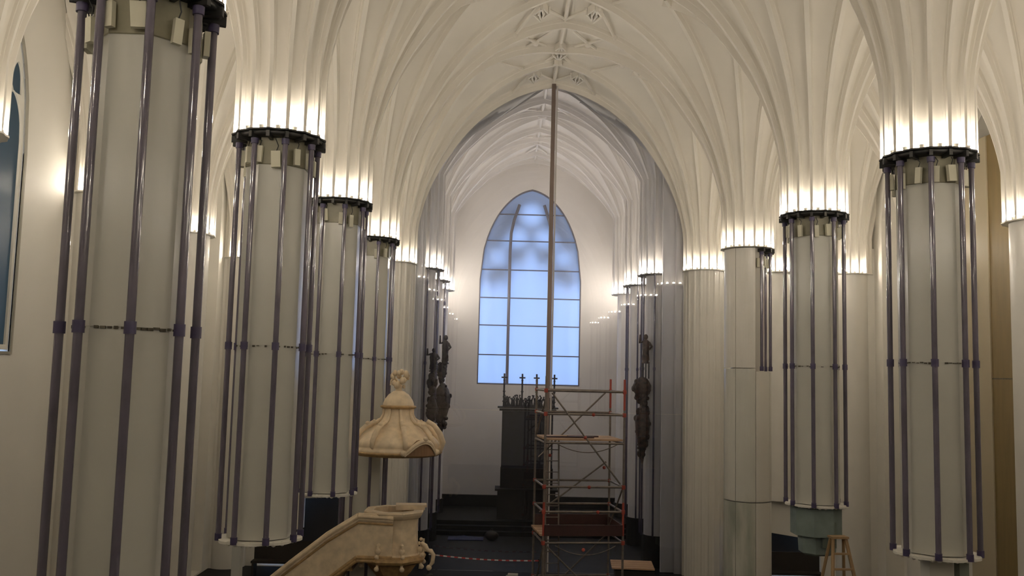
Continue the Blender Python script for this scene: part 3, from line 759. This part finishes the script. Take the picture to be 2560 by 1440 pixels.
# ---------------------------------------------------------------- carved epitaphs on the chancel columns
def epitaph(label, x, y, m, seed, blobs, figs, rods=None):
    """blobs: (dx, z_low, z_high, width) carved masses; figs: (dx, z_low, z_high) small standing figures"""
    t = thing('carved_epitaph', label, 'sculpture', (x, y, 0), 0, 'carved epitaphs in the chancel')
    rnd = random.Random(seed)
    for dx, za, zb, wd in blobs:
        H = zb - za; b = MB(); b.lathe([(.03, za), (.12 * wd, za + .1 * H), (.26 * wd, za + .3 * H), (.46 * wd, za + .55 * H), (.5 * wd, za + .72 * H), (.36 * wd, za + .88 * H), (.12 * wd, zb)], c=(dx, 0), n=16)
        for i in range(int(16 + 14 * H)):
            u = rnd.uniform(.12, .95); r = .48 * wd * min(1, .25 + u * 1.1) * (1 if u < .8 else .7); a = rnd.uniform(0, 2 * pi)
            b.ball((dx + r * cos(a), r * .8 * sin(a), za + u * H), rnd.uniform(.035, .085), 7, 5, (1, 1, rnd.uniform(.9, 1.7)))
        b.build('cartouche', m, t)
    for dx, za, zb in figs:
        h = zb - za; f = MB()
        f.lathe([(.13, za), (.15, za + .03 * h), (.09, za + .07 * h), (.13, za + .12 * h), (.11, za + .35 * h), (.13, za + .6 * h), (.11, za + .74 * h), (.04, za + .80 * h)], c=(dx, 0), n=12)
        f.ball((dx, 0, za + .88 * h), .075 * h, 10, 8, (1, 1, 1.25))
        f.tube([(dx + .1, 0, za + .7 * h), (dx + .19, -.06, za + .56 * h), (dx + .1, -.13, za + .46 * h)], [.045, .04, .03], n=7)
        f.tube([(dx - .1, 0, za + .72 * h), (dx - .2, -.05, za + .68 * h), (dx - .2, -.08, za + .95 * h)], [.045, .04, .025], n=7)
        for i in range(6): f.ball((dx + rnd.uniform(-.1, .1), -.08, za + rnd.uniform(.1, .6) * h), .05, 6, 4, (.7, .7, 1.6))
        f.build('figure', m, t)
    for dx, za, zb in (rods or []):
        MB().lathe([(.02, za), (.02, zb)], c=(dx, 0), n=8).build('iron_rod', DARKM, t)
    return t
epitaph('dark carved epitaph with two raised figures on the middle left chancel column', -3.62, 33.6, SCULPT, 1, [(.0, 3.9, 5.75, .62), (-.05, 5.7, 6.5, .38)], [(.06, 6.45, 7.55)])
epitaph('slimmer dark carved epitaph on the first left chancel column, half hidden by tubes', -3.72, 29.95, SCULPT, 2, [(0, 4.1, 5.4, .34), (-.02, 5.3, 6.2, .26)], [(0, 6.15, 6.95)])
epitaph('brown carved figure over a hanging cartouche on the first right chancel column', 3.24, 30.2, SCULPT2, 4, [(-.02, 3.3, 5.25, .50), (-.05, 5.15, 6.15, .62)], [(.06, 6.6, 7.6)], [(-.04, 6.1, 6.65), (.07, 6.1, 6.65), (.17, 6.1, 6.65)])
b = MB()

# ---------------------------------------------------------------- nave and chancel odds and ends
# wood panel by the right respond
t = thing('wood_panel', 'tall tan wooden panel on the right wall beside the respond at the right edge', 'panel', (WX - .02, 20.3, 0))
MB().box((-.14, 0, 6.05), (.28, 1.8, 12.1)).build('panel_board', WOODP, t)
MB().box((-.16, 1.43, 6.05), (.30, 1.06, 12.1)).build('pale_edge_board', mat('pale_edge', (.42, .36, .25), .6), t)
MB().box((-.285, 0, 6.3), (.012, 1.8, .03)).build('panel_joint', DIRT, t)
# wrapped box under second right column
t = thing('wrapped_box', 'grey-green wrapped octagonal box hanging under the second right glass column', 'box', (HX, ROW(2), 0))
MB().lathe([(.50, 3.05), (.50, 3.60)], n=8, phase=pi / 8, smooth=False).build('upper_wrapping', TEAL, t)
MB().lathe([(.30, 2.66), (.36, 2.70), (.38, 3.06)], c=(.02, 0), n=8, phase=pi / 8, smooth=False).build('lower_wrapping', TEAL, t)
MB().box((.12, -.40, 3.1), (.28, .06, .5)).build('flap', mat('darker_flap', (.13, .16, .14), .7), t)
# step ladder
t = thing('step_ladder', 'wooden A-frame step ladder below the second right glass column', 'ladder', (5.15, 18.0, 0), .1)
def lad(y0, y1, nm):
    o = None
    for s_ in (-1, 1):
        MB().tube([(s_ * .52, y0, .03), (s_ * .13, y1, 3.1)], .035, n=6, smooth=False).build('side_rail', LADDER, t)
    for i in range(10):
        f_ = (i + 1) / 11; hw = .52 - .39 * f_; MB().box((0, y0 + (y1 - y0) * f_, .03 + 3.07 * f_), (2 * hw, .08, .03)).build('step', LADDER, t)
lad(-.75, -.05, 'a'); 
for s_ in (-1, 1): MB().tube([(s_ * .5, .75, .03), (s_ * .13, .05, 3.1)], .03, n=6, smooth=False).build('rear_leg', LADDER, t)
MB().box((0, 0, 3.12), (.34, .22, .04)).build('top_step', LADDER, t)
# posts under the glass columns
t = tag(MB().box((0, 0, 1.75), (.19, .19, 3.5)).build('support_post', mat('grey_post', (.42, .42, .40), .6), None, (-7.02, 19.9, 0)), 'slim grey post standing behind the lower end of the second left column', 'post')
t = tag(MB().box((0, 0, 1.8), (.34, .3, 3.6)).build('support_post', mat('white_post', (.62, .61, .56), .6), None, (HX + .0, ROW(1), 0)), 'white square prop under the nearest right glass column', 'post')
t = tag(MB().box((0, 0, 1.8), (.14, .16, 3.6)).build('support_post', mat('grey_green_post', (.28, .31, .26), .6), None, (HX + .32, ROW(1) - .1, 0)), 'thin grey-green prop right of the white one under the nearest right column', 'post')
for i, (x, z, lb) in enumerate(((4.72, 3.20, 'leftmost brown wooden stake below the nearest right column'), (4.90, 3.15, 'second brown wooden stake from the left below the nearest right column'), (5.13, 3.14, 'third brown wooden stake from the left below the nearest right column'), (5.42, 3.16, 'rightmost brown wooden stake below the nearest right column'))):
    s_ = thing('wooden_stake', lb, 'stake', (x, 13.0, 0), .2 * i, 'wooden stakes')
    MB().box((0, 0, z / 2), (.09, .09, z)).build('shaft', LADDER, s_); MB().box((0, 0, z - .02), (.13, .12, .07)).build('head', LADDER, s_)
# pallet table right of scaffold
t = thing('work_table', 'low plank table on a dark base right of the scaffold foot', 'table', (2.25, 25.6, 0), -.08)
for i in range(4): MB().box((0, -.42 + i * .28, .98), (1.15, .25, .04)).build('plank', PLANK, t)
MB().box((.05, 0, .62), (1.05, 1.0, .6)).build('chest', DWOOD, t)
for sx in (-.5, .5):
    for sy in (-.45, .45): MB().box((sx, sy, .17), (.08, .08, .34)).build('leg', DWOOD, t)
# barrier tape
pts = []; N = 30
t = thing('barrier_tape', 'sagging red and white barrier tape across the nave before the chancel', 'tape', (0, 28.3, 0))
def tp(f_): return (-3.55 + 3.35 * f_, 0, .62 - .06 * sin(pi * f_) - .12 * f_)
for i in range(N):
    a = tp(i / N); b_ = tp((i + 1) / N); m_ = WHITEM if i % 2 == 0 else REDM
    v = [(a[0], 0, a[2] - .018), (b_[0], 0, b_[2] - .018), (b_[0], 0, b_[2] + .018), (a[0], 0, a[2] + .018)]
    v += [(x, .006, z) for x, _, z in v]
    MB().add(v, [(0, 1, 2, 3), (7, 6, 5, 4), (0, 4, 5, 1), (3, 2, 6, 7), (1, 5, 6, 2), (0, 3, 7, 4)]).build('white_stripe' if i % 2 == 0 else 'red_stripe', m_, t)
for x, z, lb in ((-3.55, .66, 'short dark stand holding the left end of the barrier tape'), (-.2, .55, 'short dark stand holding the right end of the barrier tape')):
    s_ = thing('barrier_stand', lb, 'stand', (x, 28.33, 0), 0, 'barrier stands')
    MB().lathe([(.02, .03), (.02, z)], n=8).build('pole', DARKM, s_); MB().lathe([(.14, 0), (.14, .02), (.03, .04)], n=14).build('foot', DARKM, s_)
# things on the chancel floor
b = MB(); rnd = random.Random(9)
n = 12; vs = []
for i in range(n):
    for j in range(6): vs.append((i * .12, j * .14, .03 + .12 * rnd.random() * sin(pi * i / (n - 1)) * sin(pi * j / 5)))
fs = [(i * 6 + j, (i + 1) * 6 + j, (i + 1) * 6 + j + 1, i * 6 + j + 1) for i in range(n - 1) for j in range(5)]
b.add(vs, fs, True); b.box((.66, .35, .015), (1.3, .68, .03))
tag(b.build('plastic_sheet', TARP, None, (-3.3, 34.2, 0)), 'crumpled dark blue sheet on the chancel floor at left', 'sheet')
b = MB(); b.ball((0, 0, .17), .22, 12, 8, (1.2, .8, .8)); b.tube([(-.1, 0, .3), (0, 0, .42), (.1, 0, .3)], .015, n=6)
tag(b.build('tool_bag', DWOOD, None, (-1.68, 34.4, 0)), 'small dark bag on the chancel floor left of the scaffold', 'bag')
b = MB(); b.box((0, 0, .05), (.34, .24, .1), .2); b.box((.02, .01, .13), (.3, .22, .05), -.1)
tag(b.build('paper_stack', PAPER, None, (-1.0, 28.0, 0)), 'pale folded papers on the dark floor at the bottom centre', 'papers')
# dark choir benches in the aisles behind the columns
for (x0, lb, wd) in ((-7.4, 'dark bench in the left aisle behind the second column', 2.6), (6.9, 'dark bench in the right aisle behind the second column', 2.6)):
    t = thing('choir_bench', lb, 'bench', (x0, 27.6, 0), 0, 'choir benches')
    MB().box((0, 0, .45), (wd, .4, .06)).build('seat', DWOOD, t); MB().box((0, .2, .75), (wd, .05, .55)).build('backrest', DWOOD, t)
    for sx in (-1, 1): MB().box((sx * (wd / 2 - .06), 0, .22), (.06, .38, .44)).build('side_panel', DWOOD, t)
